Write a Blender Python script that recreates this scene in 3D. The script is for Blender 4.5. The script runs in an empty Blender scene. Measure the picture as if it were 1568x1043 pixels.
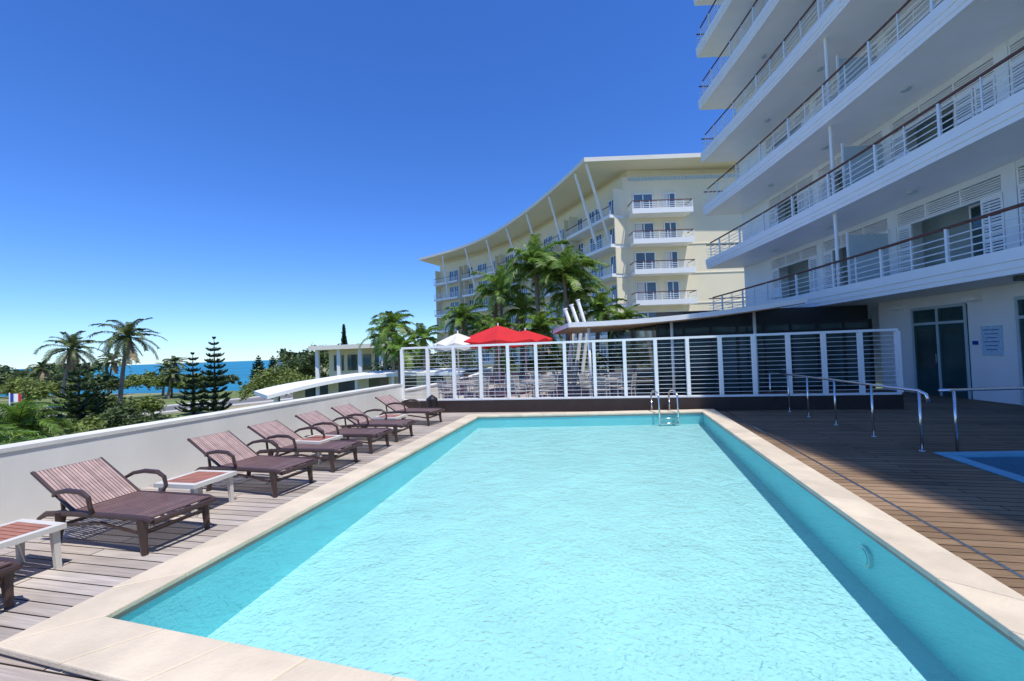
import bpy, math, random
import numpy as np
from mathutils import Vector, Matrix, geometry
R = random.Random(7)
NR = np.random.RandomState(5)
scene = bpy.context.scene
COL = scene.collection

# ------------------------------------------------------------------ materials
def nd(nt, t, **kw):
    n = nt.nodes.new(t)
    for k, v in kw.items():
        setattr(n, k, v)
    return n

def mat(name, col, rough=0.6, var=0.12, nscale=3.0, bump=0.0, bscale=20.0, metal=0.0, spec=0.5, stretch=None, island=0.0, trans=0.0):
    m = bpy.data.materials.new(name); m.use_nodes = True
    nt = m.node_tree; b = nt.nodes['Principled BSDF']
    tc = nd(nt, 'ShaderNodeTexCoord'); mp = nd(nt, 'ShaderNodeMapping')
    nt.links.new(tc.outputs['Object'], mp.inputs[0])
    if stretch: mp.inputs['Scale'].default_value = stretch
    nz = nd(nt, 'ShaderNodeTexNoise'); nz.inputs['Scale'].default_value = nscale; nz.inputs['Detail'].default_value = 6
    nt.links.new(mp.outputs[0], nz.inputs['Vector'])
    mr = nd(nt, 'ShaderNodeMapRange'); mr.inputs[1].default_value = 0.25; mr.inputs[2].default_value = 0.75
    mr.inputs[3].default_value = 1 - var; mr.inputs[4].default_value = 1 + var
    nt.links.new(nz.outputs[0], mr.inputs[0])
    val = mr.outputs[0]
    if island:
        g = nd(nt, 'ShaderNodeNewGeometry')
        m2 = nd(nt, 'ShaderNodeMapRange'); m2.inputs[3].default_value = 1 - island; m2.inputs[4].default_value = 1 + island
        nt.links.new(g.outputs['Random Per Island'], m2.inputs[0])
        mm = nd(nt, 'ShaderNodeMath', operation='MULTIPLY')
        nt.links.new(val, mm.inputs[0]); nt.links.new(m2.outputs[0], mm.inputs[1]); val = mm.outputs[0]
    vm = nd(nt, 'ShaderNodeVectorMath', operation='SCALE')
    vm.inputs[0].default_value = col[:3]
    nt.links.new(val, vm.inputs['Scale'])
    nt.links.new(vm.outputs[0], b.inputs['Base Color'])
    b.inputs['Roughness'].default_value = rough; b.inputs['Metallic'].default_value = metal
    b.inputs['Specular IOR Level'].default_value = spec
    if bump:
        n2 = nd(nt, 'ShaderNodeTexNoise'); n2.inputs['Scale'].default_value = bscale; n2.inputs['Detail'].default_value = 5
        nt.links.new(mp.outputs[0], n2.inputs['Vector'])
        bp = nd(nt, 'ShaderNodeBump'); bp.inputs['Strength'].default_value = bump; bp.inputs['Distance'].default_value = 0.02
        nt.links.new(n2.outputs[0], bp.inputs['Height']); nt.links.new(bp.outputs[0], b.inputs['Normal'])
    if trans:
        tl = nd(nt, 'ShaderNodeBsdfTranslucent'); mx = nd(nt, 'ShaderNodeMixShader'); mx.inputs[0].default_value = trans
        nt.links.new(vm.outputs[0], tl.inputs[0])
        nt.links.new(b.outputs[0], mx.inputs[1]); nt.links.new(tl.outputs[0], mx.inputs[2])
        nt.links.new(mx.outputs[0], nt.nodes['Material Output'].inputs[0])
    return m

def deck_material():
    m = bpy.data.materials.new('deck_wood'); m.use_nodes = True
    nt = m.node_tree; b = nt.nodes['Principled BSDF']
    tc = nd(nt, 'ShaderNodeTexCoord'); mp = nd(nt, 'ShaderNodeMapping'); mp.inputs['Rotation'].default_value = (0, 0, math.radians(12.5))
    nt.links.new(tc.outputs['Object'], mp.inputs[0])
    br = nd(nt, 'ShaderNodeTexBrick'); br.offset = 0.37; br.inputs['Scale'].default_value = 1
    br.inputs['Brick Width'].default_value = 2.3; br.inputs['Row Height'].default_value = 0.125
    br.inputs['Mortar Size'].default_value = 0.006; br.inputs['Mortar Smooth'].default_value = 0.2
    br.inputs['Color1'].default_value = (0.36, 0.305, 0.265, 1); br.inputs['Color2'].default_value = (0.52, 0.46, 0.41, 1)
    br.inputs['Mortar'].default_value = (0.03, 0.024, 0.02, 1)
    nt.links.new(mp.outputs[0], br.inputs['Vector'])
    mp2 = nd(nt, 'ShaderNodeMapping'); mp2.inputs['Scale'].default_value = (1.2, 28, 1); nt.links.new(mp.outputs[0], mp2.inputs[0])
    nz = nd(nt, 'ShaderNodeTexNoise'); nz.inputs['Scale'].default_value = 2; nz.inputs['Detail'].default_value = 8
    nt.links.new(mp2.outputs[0], nz.inputs['Vector'])
    big = nd(nt, 'ShaderNodeTexNoise'); big.inputs['Scale'].default_value = 0.9; big.inputs['Detail'].default_value = 5
    nt.links.new(mp.outputs[0], big.inputs['Vector'])
    ad = nd(nt, 'ShaderNodeMath', operation='ADD'); nt.links.new(nz.outputs[0], ad.inputs[0]); nt.links.new(big.outputs[0], ad.inputs[1])
    mr = nd(nt, 'ShaderNodeMapRange'); mr.inputs[1].default_value = 0.6; mr.inputs[2].default_value = 1.4; mr.inputs[3].default_value = 0.58; mr.inputs[4].default_value = 1.34
    nt.links.new(ad.outputs[0], mr.inputs[0])
    vm = nd(nt, 'ShaderNodeVectorMath', operation='SCALE'); nt.links.new(br.outputs[0], vm.inputs[0]); nt.links.new(mr.outputs[0], vm.inputs['Scale'])
    # browner timber on the building side, colour also darkened to deepen the shade there
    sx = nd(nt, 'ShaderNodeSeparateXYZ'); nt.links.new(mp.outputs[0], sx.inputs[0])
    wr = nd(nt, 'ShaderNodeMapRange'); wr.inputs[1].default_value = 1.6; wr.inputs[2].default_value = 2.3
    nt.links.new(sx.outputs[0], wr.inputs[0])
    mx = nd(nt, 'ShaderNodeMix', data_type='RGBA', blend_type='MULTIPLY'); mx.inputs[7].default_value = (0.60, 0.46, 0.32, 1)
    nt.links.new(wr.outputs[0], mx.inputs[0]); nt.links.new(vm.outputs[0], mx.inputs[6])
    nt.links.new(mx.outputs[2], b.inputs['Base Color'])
    b.inputs['Roughness'].default_value = 0.7; b.inputs['Specular IOR Level'].default_value = 0.1
    bp = nd(nt, 'ShaderNodeBump'); bp.inputs['Strength'].default_value = 0.8; bp.inputs['Distance'].default_value = 0.01; bp.invert = True
    nt.links.new(br.outputs['Fac'], bp.inputs['Height'])
    bp2 = nd(nt, 'ShaderNodeBump'); bp2.inputs['Strength'].default_value = 0.3; bp2.inputs['Distance'].default_value = 0.01
    nt.links.new(nz.outputs[0], bp2.inputs['Height']); nt.links.new(bp.outputs[0], bp2.inputs['Normal'])
    nt.links.new(bp2.outputs[0], b.inputs['Normal'])
    return m

def water_material(name, tint, bscale=3.5, bstr=0.7, dist=0.055):
    m = bpy.data.materials.new(name); m.use_nodes = True
    nt = m.node_tree; nt.nodes.remove(nt.nodes['Principled BSDF'])
    out = nt.nodes['Material Output']
    tc = nd(nt, 'ShaderNodeTexCoord')
    nz = nd(nt, 'ShaderNodeTexNoise'); nz.inputs['Scale'].default_value = bscale; nz.inputs['Detail'].default_value = 5; nz.inputs['Distortion'].default_value = 0.6
    nt.links.new(tc.outputs['Object'], nz.inputs['Vector'])
    n2 = nd(nt, 'ShaderNodeTexNoise'); n2.inputs['Scale'].default_value = bscale * 7; n2.inputs['Detail'].default_value = 3; n2.inputs['Distortion'].default_value = 0.8
    nt.links.new(tc.outputs['Object'], n2.inputs['Vector'])
    ma = nd(nt, 'ShaderNodeMath', operation='MULTIPLY_ADD'); ma.inputs[1].default_value = 0.5
    nt.links.new(n2.outputs[0], ma.inputs[0]); nt.links.new(nz.outputs[0], ma.inputs[2])
    bp = nd(nt, 'ShaderNodeBump'); bp.inputs['Strength'].default_value = bstr; bp.inputs['Distance'].default_value = dist
    nt.links.new(ma.outputs[0], bp.inputs['Height'])
    fr = nd(nt, 'ShaderNodeFresnel'); fr.inputs[0].default_value = 1.33; nt.links.new(bp.outputs[0], fr.inputs['Normal'])
    tr = nd(nt, 'ShaderNodeBsdfTransparent'); tr.inputs[0].default_value = (*tint, 1)
    gl = nd(nt, 'ShaderNodeBsdfGlossy'); gl.inputs['Roughness'].default_value = 0.05; nt.links.new(bp.outputs[0], gl.inputs['Normal'])
    mx = nd(nt, 'ShaderNodeMixShader'); nt.links.new(fr.outputs[0], mx.inputs[0]); nt.links.new(tr.outputs[0], mx.inputs[1]); nt.links.new(gl.outputs[0], mx.inputs[2])
    nt.links.new(mx.outputs[0], out.inputs[0])
    return m

M = {}
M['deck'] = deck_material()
M['white'] = mat('white_paint', (0.90, 0.90, 0.875), 0.5, 0.03, 1.5, 0.1, 30)
M['whiteb'] = mat('white_render_wall', (0.86, 0.88, 0.86), 0.7, 0.05, 0.8, 0.15, 30)
M['parapet'] = mat('parapet_plaster', (0.76, 0.75, 0.69), 0.85, 0.10, 1.6, 0.08, 18, stretch=(1, 1, .35))
M['parapet_cap'] = mat('parapet_cap', (0.68, 0.67, 0.62), 0.85, 0.14, 2.3, 0.15, 18)
M['coping'] = mat('coping_stone', (0.64, 0.54, 0.40), 0.65, 0.14, 3.0, 0.25, 40, island=0.07)
M['grout'] = mat('grout', (0.35, 0.3, 0.25), 0.9)
M['poolwall'] = mat('pool_wall', (0.20, 0.64, 0.72), 0.6, 0.05, 2)
M['poolfloor'] = mat('pool_floor', (0.385, 0.655, 0.67), 0.6, 0.07, 1.6)
M['water'] = water_material('pool_water', (0.90, 0.99, 0.99))
M['brown'] = mat('brown_resin', (0.06, 0.036, 0.03), 0.38, 0.15, 8)
M['brown2'] = mat('brown_slats', (0.19, 0.11, 0.09), 0.45, 0.2, 8, island=0.15)
M['back'] = mat('back_slats', (0.44, 0.31, 0.27), 0.35, 0.2, 8, island=0.2)
M['tabletop'] = mat('table_slats', (0.42, 0.17, 0.10), 0.45, 0.2, 8, island=0.15)
M['tableleg'] = mat('table_frame', (0.66, 0.63, 0.57), 0.5, 0.1)
M['chrome'] = mat('steel', (0.75, 0.76, 0.78), 0.22, 0.03, metal=1.0)
M['rail'] = mat('rail_paint', (0.80, 0.83, 0.83), 0.4, 0.03)
M['handrail'] = mat('wood_handrail', (0.13, 0.045, 0.03), 0.45, 0.2, 6)
M['glass'] = mat('window_glass', (0.035, 0.07, 0.07), 0.06, 0.5, 0.9, spec=0.8)
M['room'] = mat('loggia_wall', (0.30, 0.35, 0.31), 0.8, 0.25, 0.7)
M['glassb'] = mat('window_glass_blue', (0.07, 0.15, 0.24), 0.08, 0.3, 0.3, spec=0.9)
M['dark'] = mat('dark_frame', (0.02, 0.024, 0.026), 0.4)
M['doorg'] = mat('door_green', (0.03, 0.085, 0.085), 0.35)
M['frost'] = mat('frosted_divider', (0.5, 0.6, 0.62), 0.4, 0.05)
M['basewall'] = mat('fence_base', (0.035, 0.022, 0.018), 0.6, 0.2)
M['cream'] = mat('cream_render', (0.86, 0.76, 0.54), 0.8, 0.05, 0.3)
M['roof'] = mat('roof_cream', (0.86, 0.80, 0.66), 0.7, 0.05, 0.2)
M['paving'] = mat('terrace_paving', (0.36, 0.33, 0.29), 0.8, 0.15, 2)
M['soffit'] = mat('soffit_wood', (0.50, 0.33, 0.19), 0.5, 0.2, 3, stretch=(1, 14, 1))
M['redcloth'] = mat('red_canvas', (0.72, 0.025, 0.03), 0.8, 0.06, trans=0.25)
M['whitecloth'] = mat('white_canvas', (0.8, 0.78, 0.72), 0.8, 0.04, trans=0.2)
M['trunk'] = mat('palm_trunk', (0.24, 0.20, 0.16), 0.9, 0.25, 3, 0.6, 10, stretch=(1, 1, 6))
M['leafy'] = mat('palm_leaf', (0.17, 0.28, 0.045), 0.42, 0.25, 0.6, island=0.55, trans=0.4)
M['leafd'] = mat('coconut_leaf', (0.12, 0.155, 0.045), 0.45, 0.25, 0.6, island=0.5, trans=0.3)
M['dry'] = mat('dry_frond', (0.30, 0.23, 0.13), 0.8, 0.25, 0.6, island=0.4)
M['pine'] = mat('pine_leaf', (0.04, 0.078, 0.03), 0.6, 0.25, 0.5, island=0.5, trans=0.1)
M['shrub'] = mat('shrub_leaf', (0.18, 0.23, 0.05), 0.6, 0.3, 0.5, island=0.55, trans=0.3)
M['shrub2'] = mat('tree_leaf', (0.075, 0.115, 0.033), 0.6, 0.3, 0.3, island=0.55, trans=0.2)
M['bark'] = mat('bark', (0.11, 0.085, 0.065), 0.9, 0.3, 4)
M['asphalt'] = mat('asphalt', (0.16, 0.155, 0.15), 0.9, 0.15, 0.4)
M['kerb'] = mat('kerb', (0.5, 0.48, 0.44), 0.9)
M['black'] = mat('black_plastic', (0.012, 0.012, 0.014), 0.4)
M['alu'] = mat('chair_aluminium', (0.45, 0.45, 0.45), 0.4, 0.1)
M['weave'] = mat('chair_weave', (0.32, 0.30, 0.28), 0.7, 0.2)
M['blue'] = mat('blue_paint', (0.02, 0.07, 0.35), 0.6)
M['red'] = mat('red_paint', (0.6, 0.03, 0.03), 0.5)
M['kidwall'] = mat('kid_pool_tile', (0.16, 0.46, 0.60), 0.5)
M['signm'] = mat('sign_panel', (0.5, 0.68, 0.8), 0.4, 0.25, 25)

def ground_material():
    m = mat('ground_grass', (0.14, 0.18, 0.05), 0.95, 0.3, 0.15, 0.4, 2)
    nt = m.node_tree; b = nt.nodes['Principled BSDF']
    src = b.inputs['Base Color'].links[0].from_socket
    tc = nd(nt, 'ShaderNodeTexCoord')
    nz = nd(nt, 'ShaderNodeTexNoise'); nz.inputs['Scale'].default_value = 0.05; nz.inputs['Detail'].default_value = 5
    nt.links.new(tc.outputs['Object'], nz.inputs['Vector'])
    cr = nd(nt, 'ShaderNodeValToRGB'); cr.color_ramp.elements[0].position = 0.50; cr.color_ramp.elements[1].position = 0.58
    nt.links.new(nz.outputs[0], cr.inputs[0])
    sx = nd(nt, 'ShaderNodeSeparateXYZ'); nt.links.new(tc.outputs['Object'], sx.inputs[0])
    mr = nd(nt, 'ShaderNodeMapRange'); mr.inputs[1].default_value = -5.3; mr.inputs[2].default_value = -5.05; mr.inputs[3].default_value = 1; mr.inputs[4].default_value = 0
    nt.links.new(sx.outputs[2], mr.inputs[0])
    ml = nd(nt, 'ShaderNodeMath', operation='MULTIPLY'); nt.links.new(cr.outputs[0], ml.inputs[0]); ml.inputs[1].default_value = 0.7
    mx2 = nd(nt, 'ShaderNodeMath', operation='MAXIMUM'); nt.links.new(ml.outputs[0], mx2.inputs[0]); nt.links.new(mr.outputs[0], mx2.inputs[1])
    mx = nd(nt, 'ShaderNodeMix', data_type='RGBA'); mx.inputs[7].default_value = (0.5, 0.4, 0.26, 1)
    nt.links.new(mx2.outputs[0], mx.inputs[0]); nt.links.new(src, mx.inputs[6])
    nt.links.new(mx.outputs[2], b.inputs['Base Color'])
    return m
M['ground'] = ground_material()
M['sea'] = mat('sea_water', (0.012, 0.20, 0.30), 0.45, 0.35, 0.015, 0.5, 0.6, spec=0.3)

# ------------------------------------------------------------------ mesh builder
class MB:
    def __init__(s): s.v = []; s.f = []; s.m = []; s.mats = []
    def mi(s, k):
        if k not in s.mats: s.mats.append(k)
        return s.mats.index(k)
    def face(s, pts, k):
        i = len(s.v); s.v += [tuple(p) for p in pts]; s.f.append(tuple(range(i, i + len(pts)))); s.m.append(s.mi(k))
    def box(s, c, size, k, rz=0.0, mtx=None):
        hx, hy, hz = size[0] / 2, size[1] / 2, size[2] / 2
        co = [(-hx, -hy, -hz), (hx, -hy, -hz), (hx, hy, -hz), (-hx, hy, -hz), (-hx, -hy, hz), (hx, -hy, hz), (hx, hy, hz), (-hx, hy, hz)]
        T = Matrix.Translation(c) @ (mtx if mtx is not None else Matrix.Rotation(rz, 4, 'Z'))
        i = len(s.v); s.v += [tuple(T @ Vector(p)) for p in co]
        for f in [(0, 3, 2, 1), (4, 5, 6, 7), (0, 1, 5, 4), (1, 2, 6, 5), (2, 3, 7, 6), (3, 0, 4, 7)]:
            s.f.append(tuple(i + j for j in f)); s.m.append(s.mi(k))
    def bar(s, a, b, w, h, k):
        a = Vector(a); b = Vector(b); d = b - a; L = d.length
        q = d.to_track_quat('X', 'Z').to_matrix().to_4x4()
        s.box((a + b) / 2, (L, w, h), k, mtx=q)
    def prism(s, poly, z0, z1, k, ktop=None, kbot=None):
        n = len(poly); i = len(s.v)
        s.v += [(p[0], p[1], z0) for p in poly] + [(p[0], p[1], z1) for p in poly]
        for j in range(n):
            s.f.append((i + j, i + (j + 1) % n, i + n + (j + 1) % n, i + n + j)); s.m.append(s.mi(k))
        tri = geometry.tessellate_polygon([[Vector((p[0], p[1], 0)) for p in poly]])
        for t in tri:
            s.f.append(tuple(i + n + q for q in t)); s.m.append(s.mi(ktop or k))
            s.f.append(tuple(i + q for q in reversed(t))); s.m.append(s.mi(kbot or k))
    def strip(s, A, B, z0, z1, k, ktop=None, kbot=None):
        n = len(A); i = len(s.v)
        for a, b in zip(A, B):
            s.v += [(a[0], a[1], z0), (b[0], b[1], z0), (b[0], b[1], z1), (a[0], a[1], z1)]
        for j in range(n - 1):
            p = i + 4 * j; q = p + 4
            for f, kk in [((p, q, q + 1, p + 1), kbot or k), ((p + 1, q + 1, q + 2, p + 2), k), ((p + 2, q + 2, q + 3, p + 3), ktop or k), ((p + 3, q + 3, q, p), k)]:
                s.f.append(f); s.m.append(s.mi(kk))
        e = i + 4 * (n - 1)
        s.f.append((i, i + 1, i + 2, i + 3)); s.m.append(s.mi(k))
        s.f.append((e + 3, e + 2, e + 1, e)); s.m.append(s.mi(k))
    def tube(s, path, r, k, n=8, cap=True):
        path = [Vector(p) for p in path]; N = len(path)
        rs = r if isinstance(r, (list, tuple)) else [r] * N
        i = len(s.v); prev = None
        for j, p in enumerate(path):
            d = (path[min(j + 1, N - 1)] - path[max(j - 1, 0)]).normalized()
            if prev is None:
                u = d.orthogonal().normalized()
            else:
                u = (prev - d * prev.dot(d)); u = u.normalized() if u.length > 1e-6 else d.orthogonal().normalized()
            prev = u; w = d.cross(u)
            for a in range(n):
                t = 2 * math.pi * a / n
                s.v.append(tuple(p + (u * math.cos(t) + w * math.sin(t)) * rs[j]))
        for j in range(N - 1):
            for a in range(n):
                s.f.append((i + j * n + a, i + j * n + (a + 1) % n, i + (j + 1) * n + (a + 1) % n, i + (j + 1) * n + a)); s.m.append(s.mi(k))
        if cap:
            s.f.append(tuple(i + a for a in reversed(range(n)))); s.m.append(s.mi(k))
            s.f.append(tuple(i + (N - 1) * n + a for a in range(n))); s.m.append(s.mi(k))
    def mesh(s, name, smooth=False):
        me = bpy.data.meshes.new(name); me.from_pydata(s.v, [], s.f)
        for k in s.mats: me.materials.append(M[k])
        me.polygons.foreach_set('material_index', s.m)
        if smooth: me.polygons.foreach_set('use_smooth', [True] * len(s.f))
        me.update(); return me
    def obj(s, name, parent=None, smooth=False, loc=None, rz=0):
        return place(s.mesh(name, smooth), name, parent, loc, rz)

def place(me, name, parent=None, loc=None, rz=0, sc=1):
    o = bpy.data.objects.new(name, me); COL.objects.link(o)
    if loc: o.location = loc
    o.rotation_euler = (0, 0, rz); o.scale = (sc, sc, sc)
    if parent: o.parent = parent
    return o
def empty(name):
    o = bpy.data.objects.new(name, None); COL.objects.link(o); return o

def offset(path, d):
    out = []
    for i, p in enumerate(path):
        a = path[max(i - 1, 0)]; b = path[min(i + 1, len(path) - 1)]
        dx, dy = b[0] - a[0], b[1] - a[1]; L = math.hypot(dx, dy)
        out.append((p[0] + dy / L * d, p[1] - dx / L * d))
    return out
def smooth_path(P, step):
    pts = []
    Q = [Vector(p).to_2d() for p in P]
    for i in range(len(Q) - 1):
        p0 = Q[max(i - 1, 0)]; p1 = Q[i]; p2 = Q[i + 1]; p3 = Q[min(i + 2, len(Q) - 1)]
        for t in np.linspace(0, 1, 24, endpoint=False):
            pts.append(0.5 * ((2 * p1) + (p2 - p0) * t + (2 * p0 - 5 * p1 + 4 * p2 - p3) * t * t + (3 * p1 - p0 - 3 * p2 + p3) * t ** 3))
    pts.append(Q[-1])
    cum = [0]
    for a, b in zip(pts, pts[1:]): cum.append(cum[-1] + (b - a).length)
    n = max(2, int(round(cum[-1] / step)) + 1); out = []
    for s_ in np.linspace(0, cum[-1], n):
        j = int(np.searchsorted(cum, s_)); j = min(max(j, 1), len(pts) - 1)
        t = (s_ - cum[j - 1]) / max(1e-9, cum[j] - cum[j - 1]); p = pts[j - 1].lerp(pts[j], t); out.append((p.x, p.y))
    return out

# ------------------------------------------------------------------ pool & deck
POOL = [(-2.734, 2.786), (2.448, 1.298), (4.62, 10.35), (-0.93, 10.86)]
def off_poly(P, d):
    n = len(P); out = []
    for i in range(n):
        a, b, c = Vector(P[i - 1]), Vector(P[i]), Vector(P[(i + 1) % n])
        n1 = Vector(((b - a).y, -(b - a).x)).normalized(); n2 = Vector(((c - b).y, -(c - b).x)).normalized()
        k = d / (1 + n1.dot(n2)); q = b + (n1 + n2) * k; out.append((q.x, q.y))
    return out
OUT = off_poly(POOL, 0.36)
KID = [(5.45, 2.9), (9.0, 2.6), (9.1, 5.75), (6.2, 5.96)]
KOUT = off_poly(KID, 0.16)
deck_outer = [(-8.4, -6.0), (11.6, -6.0), (12.6, 14.3), (5.0, 14.3), (5.0, 10.83), (-3.3, 12.4), (-5.51, 4.45)]
def holed(outer, holes, z, k, name):
    loops = [[Vector((p[0], p[1], 0)) for p in L] for L in [outer] + holes]
    flat = [p for L in loops for p in L]
    mb = MB(); mb.v = [(p.x, p.y, z) for p in flat]
    for t in geometry.tessellate_polygon(loops):
        a, b, c = [flat[q] for q in t]
        if (b - a).cross(c - a).z < 0: t = t[::-1]
        mb.f.append(tuple(t)); mb.m.append(mb.mi(k))
    return mb
inner_grow = off_poly(POOL, 0.10)
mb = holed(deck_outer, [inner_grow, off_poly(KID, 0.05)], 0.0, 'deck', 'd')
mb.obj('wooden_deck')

pool = empty('swimming_pool')
mb = MB()
for i in range(4):
    a, b = Vector(POOL[i]), Vector(POOL[(i + 1) % 4]); A, B = Vector(OUT[i]), Vector(OUT[(i + 1) % 4])
    n = int(round((b - a).length / 0.55)); g = 0.002 / (b - a).length
    for j in range(n):
        t0, t1 = j / n + g, (j + 1) / n - g
        p = [a.lerp(b, t0), a.lerp(b, t1), A.lerp(B, t1), A.lerp(B, t0)]
        dz = R.uniform(-0.0012, 0.0012)
        mb.prism([(q.x, q.y) for q in (p[3], p[2], p[1], p[0])], 0.016, 0.060 + dz, 'coping')
co_ = mb.obj('coping', pool)
bv = co_.modifiers.new('bevel', 'BEVEL'); bv.width = 0.010; bv.segments = 2; bv.limit_method = 'ANGLE'
mb = MB()
gi, go = off_poly(POOL, 0.02), off_poly(POOL, 0.31)
for i in range(4):
    j = (i + 1) % 4
    mb.prism([go[i], go[j], gi[j], gi[i]], -0.02, 0.050, 'grout')
mb.obj('coping_bed', pool)
zf = [-0.60, -0.60, -0.26, -0.26]
mb = MB()
sh = off_poly(POOL, 0.03)
for i in range(4):
    j = (i + 1) % 4
    mb.face([(*sh[j], zf[j]), (*sh[i], zf[i]), (*sh[i], 0.0), (*sh[j], 0.0)], 'poolwall')
mb.obj('pool_walls', pool)
mb = MB(); mb.face([(*sh[i], zf[i]) for i in range(4)], 'poolfloor'); mb.obj('pool_floor', pool)
mb = MB(); mb.face([(*sh[i], -0.035) for i in range(4)], 'water'); mb.obj('pool_water', pool)
mb = MB()
wp = Vector(POOL[1]).lerp(Vector(POOL[2]), 0.27); dr = (Vector(POOL[2]) - Vector(POOL[1])).normalized(); nn = Vector((-dr.y, dr.x))
c = Vector((wp.x, wp.y, -0.22)) + Vector((nn.x, nn.y, 0)) * -0.02
for rr, off_, kk in ((0.09, 0.02, 'poolfloor'), (0.07, 0.03, 'poolwall')):
    mb.tube([c - Vector((nn.x, nn.y, 0)) * 0.02, c + Vector((nn.x, nn.y, 0)) * off_], rr, kk, 20)
mb.obj('pool_light', pool)
mb = MB()
d0, d1 = off_poly(POOL, 0.62), off_poly(POOL, 0.65)
mb.prism([d0[1], d1[1], d1[2], d0[2]], 0.001, 0.006, 'chrome'); mb.obj('drain_channel')

kp = empty('childrens_pool')
mb = MB()
for i in range(4):
    j = (i + 1) % 4
    mb.prism([KOUT[i], KOUT[j], KID[j], KID[i]], 0.004, 0.02, 'kidwall')
    mb.face([(*KID[j], -0.35), (*KID[i], -0.35), (*KID[i], 0.004), (*KID[j], 0.004)], 'kidwall')
mb.face([(*p, -0.35) for p in KID], 'kidwall')
mb.obj('basin', kp)
mb = MB(); mb.face([(*p, -0.02) for p in KID], 'water'); mb.obj('water', kp)

# ladder
mb = MB()
for x in (3.56, 4.02):
    y0 = 10.47
    pts = [(x, y0 + 0.42, 0.0), (x, y0 + 0.42, 0.42)]
    for t in np.linspace(0, math.pi, 9): pts.append((x, y0 + 0.14 + 0.28 * math.cos(t), 0.42 + 0.16 * math.sin(t)))
    pts += [(x, y0 - 0.15, 0.1), (x, y0 - 0.15, -0.24)]
    mb.tube(pts, 0.021, 'chrome', 8)
    mb.tube([(x, y0 + 0.42, 0.0), (x, y0 + 0.42, 0.02)], 0.05, 'chrome', 12)
for z in (-0.08, -0.20): mb.box((3.79, 10.32, z), (0.46, 0.07, 0.025), 'chrome')
mb.obj('pool_ladder', smooth=True)

# parapet wall
win = smooth_path([(-8.4, -6.0), (-7.0, -1.0), (-5.51, 4.45), (-3.3, 12.4)], 1.0)
mb = MB()
wo = offset(win, -0.28)
mb.strip(win, wo, -5.6, 0.80, 'parapet')
mb.strip(offset(win, 0.015), offset(win, -0.30), 0.803, 0.85, 'parapet_cap')
mb.obj('parapet_wall')

# fence
F0, F1 = Vector((-3.28, 12.42)), Vector((9.3, 10.1)); fd = (F1 - F0); FL = fd.length; fu = fd / FL; fa = math.atan2(fu.y, fu.x)
mb = MB()
mid = (F0 + F1) / 2
mb.box((mid.x, mid.y, 0.17), (FL, 0.18, 0.34), 'basewall', fa)
mb.box((mid.x, mid.y, 0.365), (FL, 0.10, 0.045), 'white', fa)
mb.box((mid.x, mid.y, 1.90), (FL, 0.09, 0.06), 'white', fa)
n = int(FL / 0.76)
for i in range(n + 1):
    p = F0 + fd * (i / n)
    mb.box((p.x, p.y, 1.13), (0.085, 0.095, 1.48), 'white', fa)
for j in range(13):
    z = 0.47 + j * 0.108
    mb.bar((F0.x, F0.y + .01, z), (F1.x, F1.y + .01, z), 0.010, 0.010, 'rail')
mb.obj('terrace_fence')

# handrail by the pools
mb = MB()
hp = [(6.85, 11.2), (6.68, 10.2), (6.58, 9.4), (6.42, 8.4), (6.22, 7.3), (6.05, 6.27)]
mb.tube([(x, y, 0.9) for x, y in hp] + [(6.04, 6.15, 0.86), (6.04, 6.12, 0.75)], 0.022, 'chrome', 8)
for x, y in hp: mb.tube([(x, y, 0), (x, y, 0.9)], 0.018, 'chrome', 8); mb.tube([(x, y, 0), (x, y, 0.012)], 0.045, 'chrome', 10)
hq = [(6.5, 6.2), (8.2, 6.1), (9.8, 6.0)]
mb.tube([(6.3, 6.22, 0.9)] + [(x, y, 0.9) for x, y in hq], 0.022, 'chrome', 8)
for x, y in hq: mb.tube([(x, y, 0), (x, y, 0.9)], 0.018, 'chrome', 8)
mb.obj('metal_handrail', smooth=True)

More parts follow.
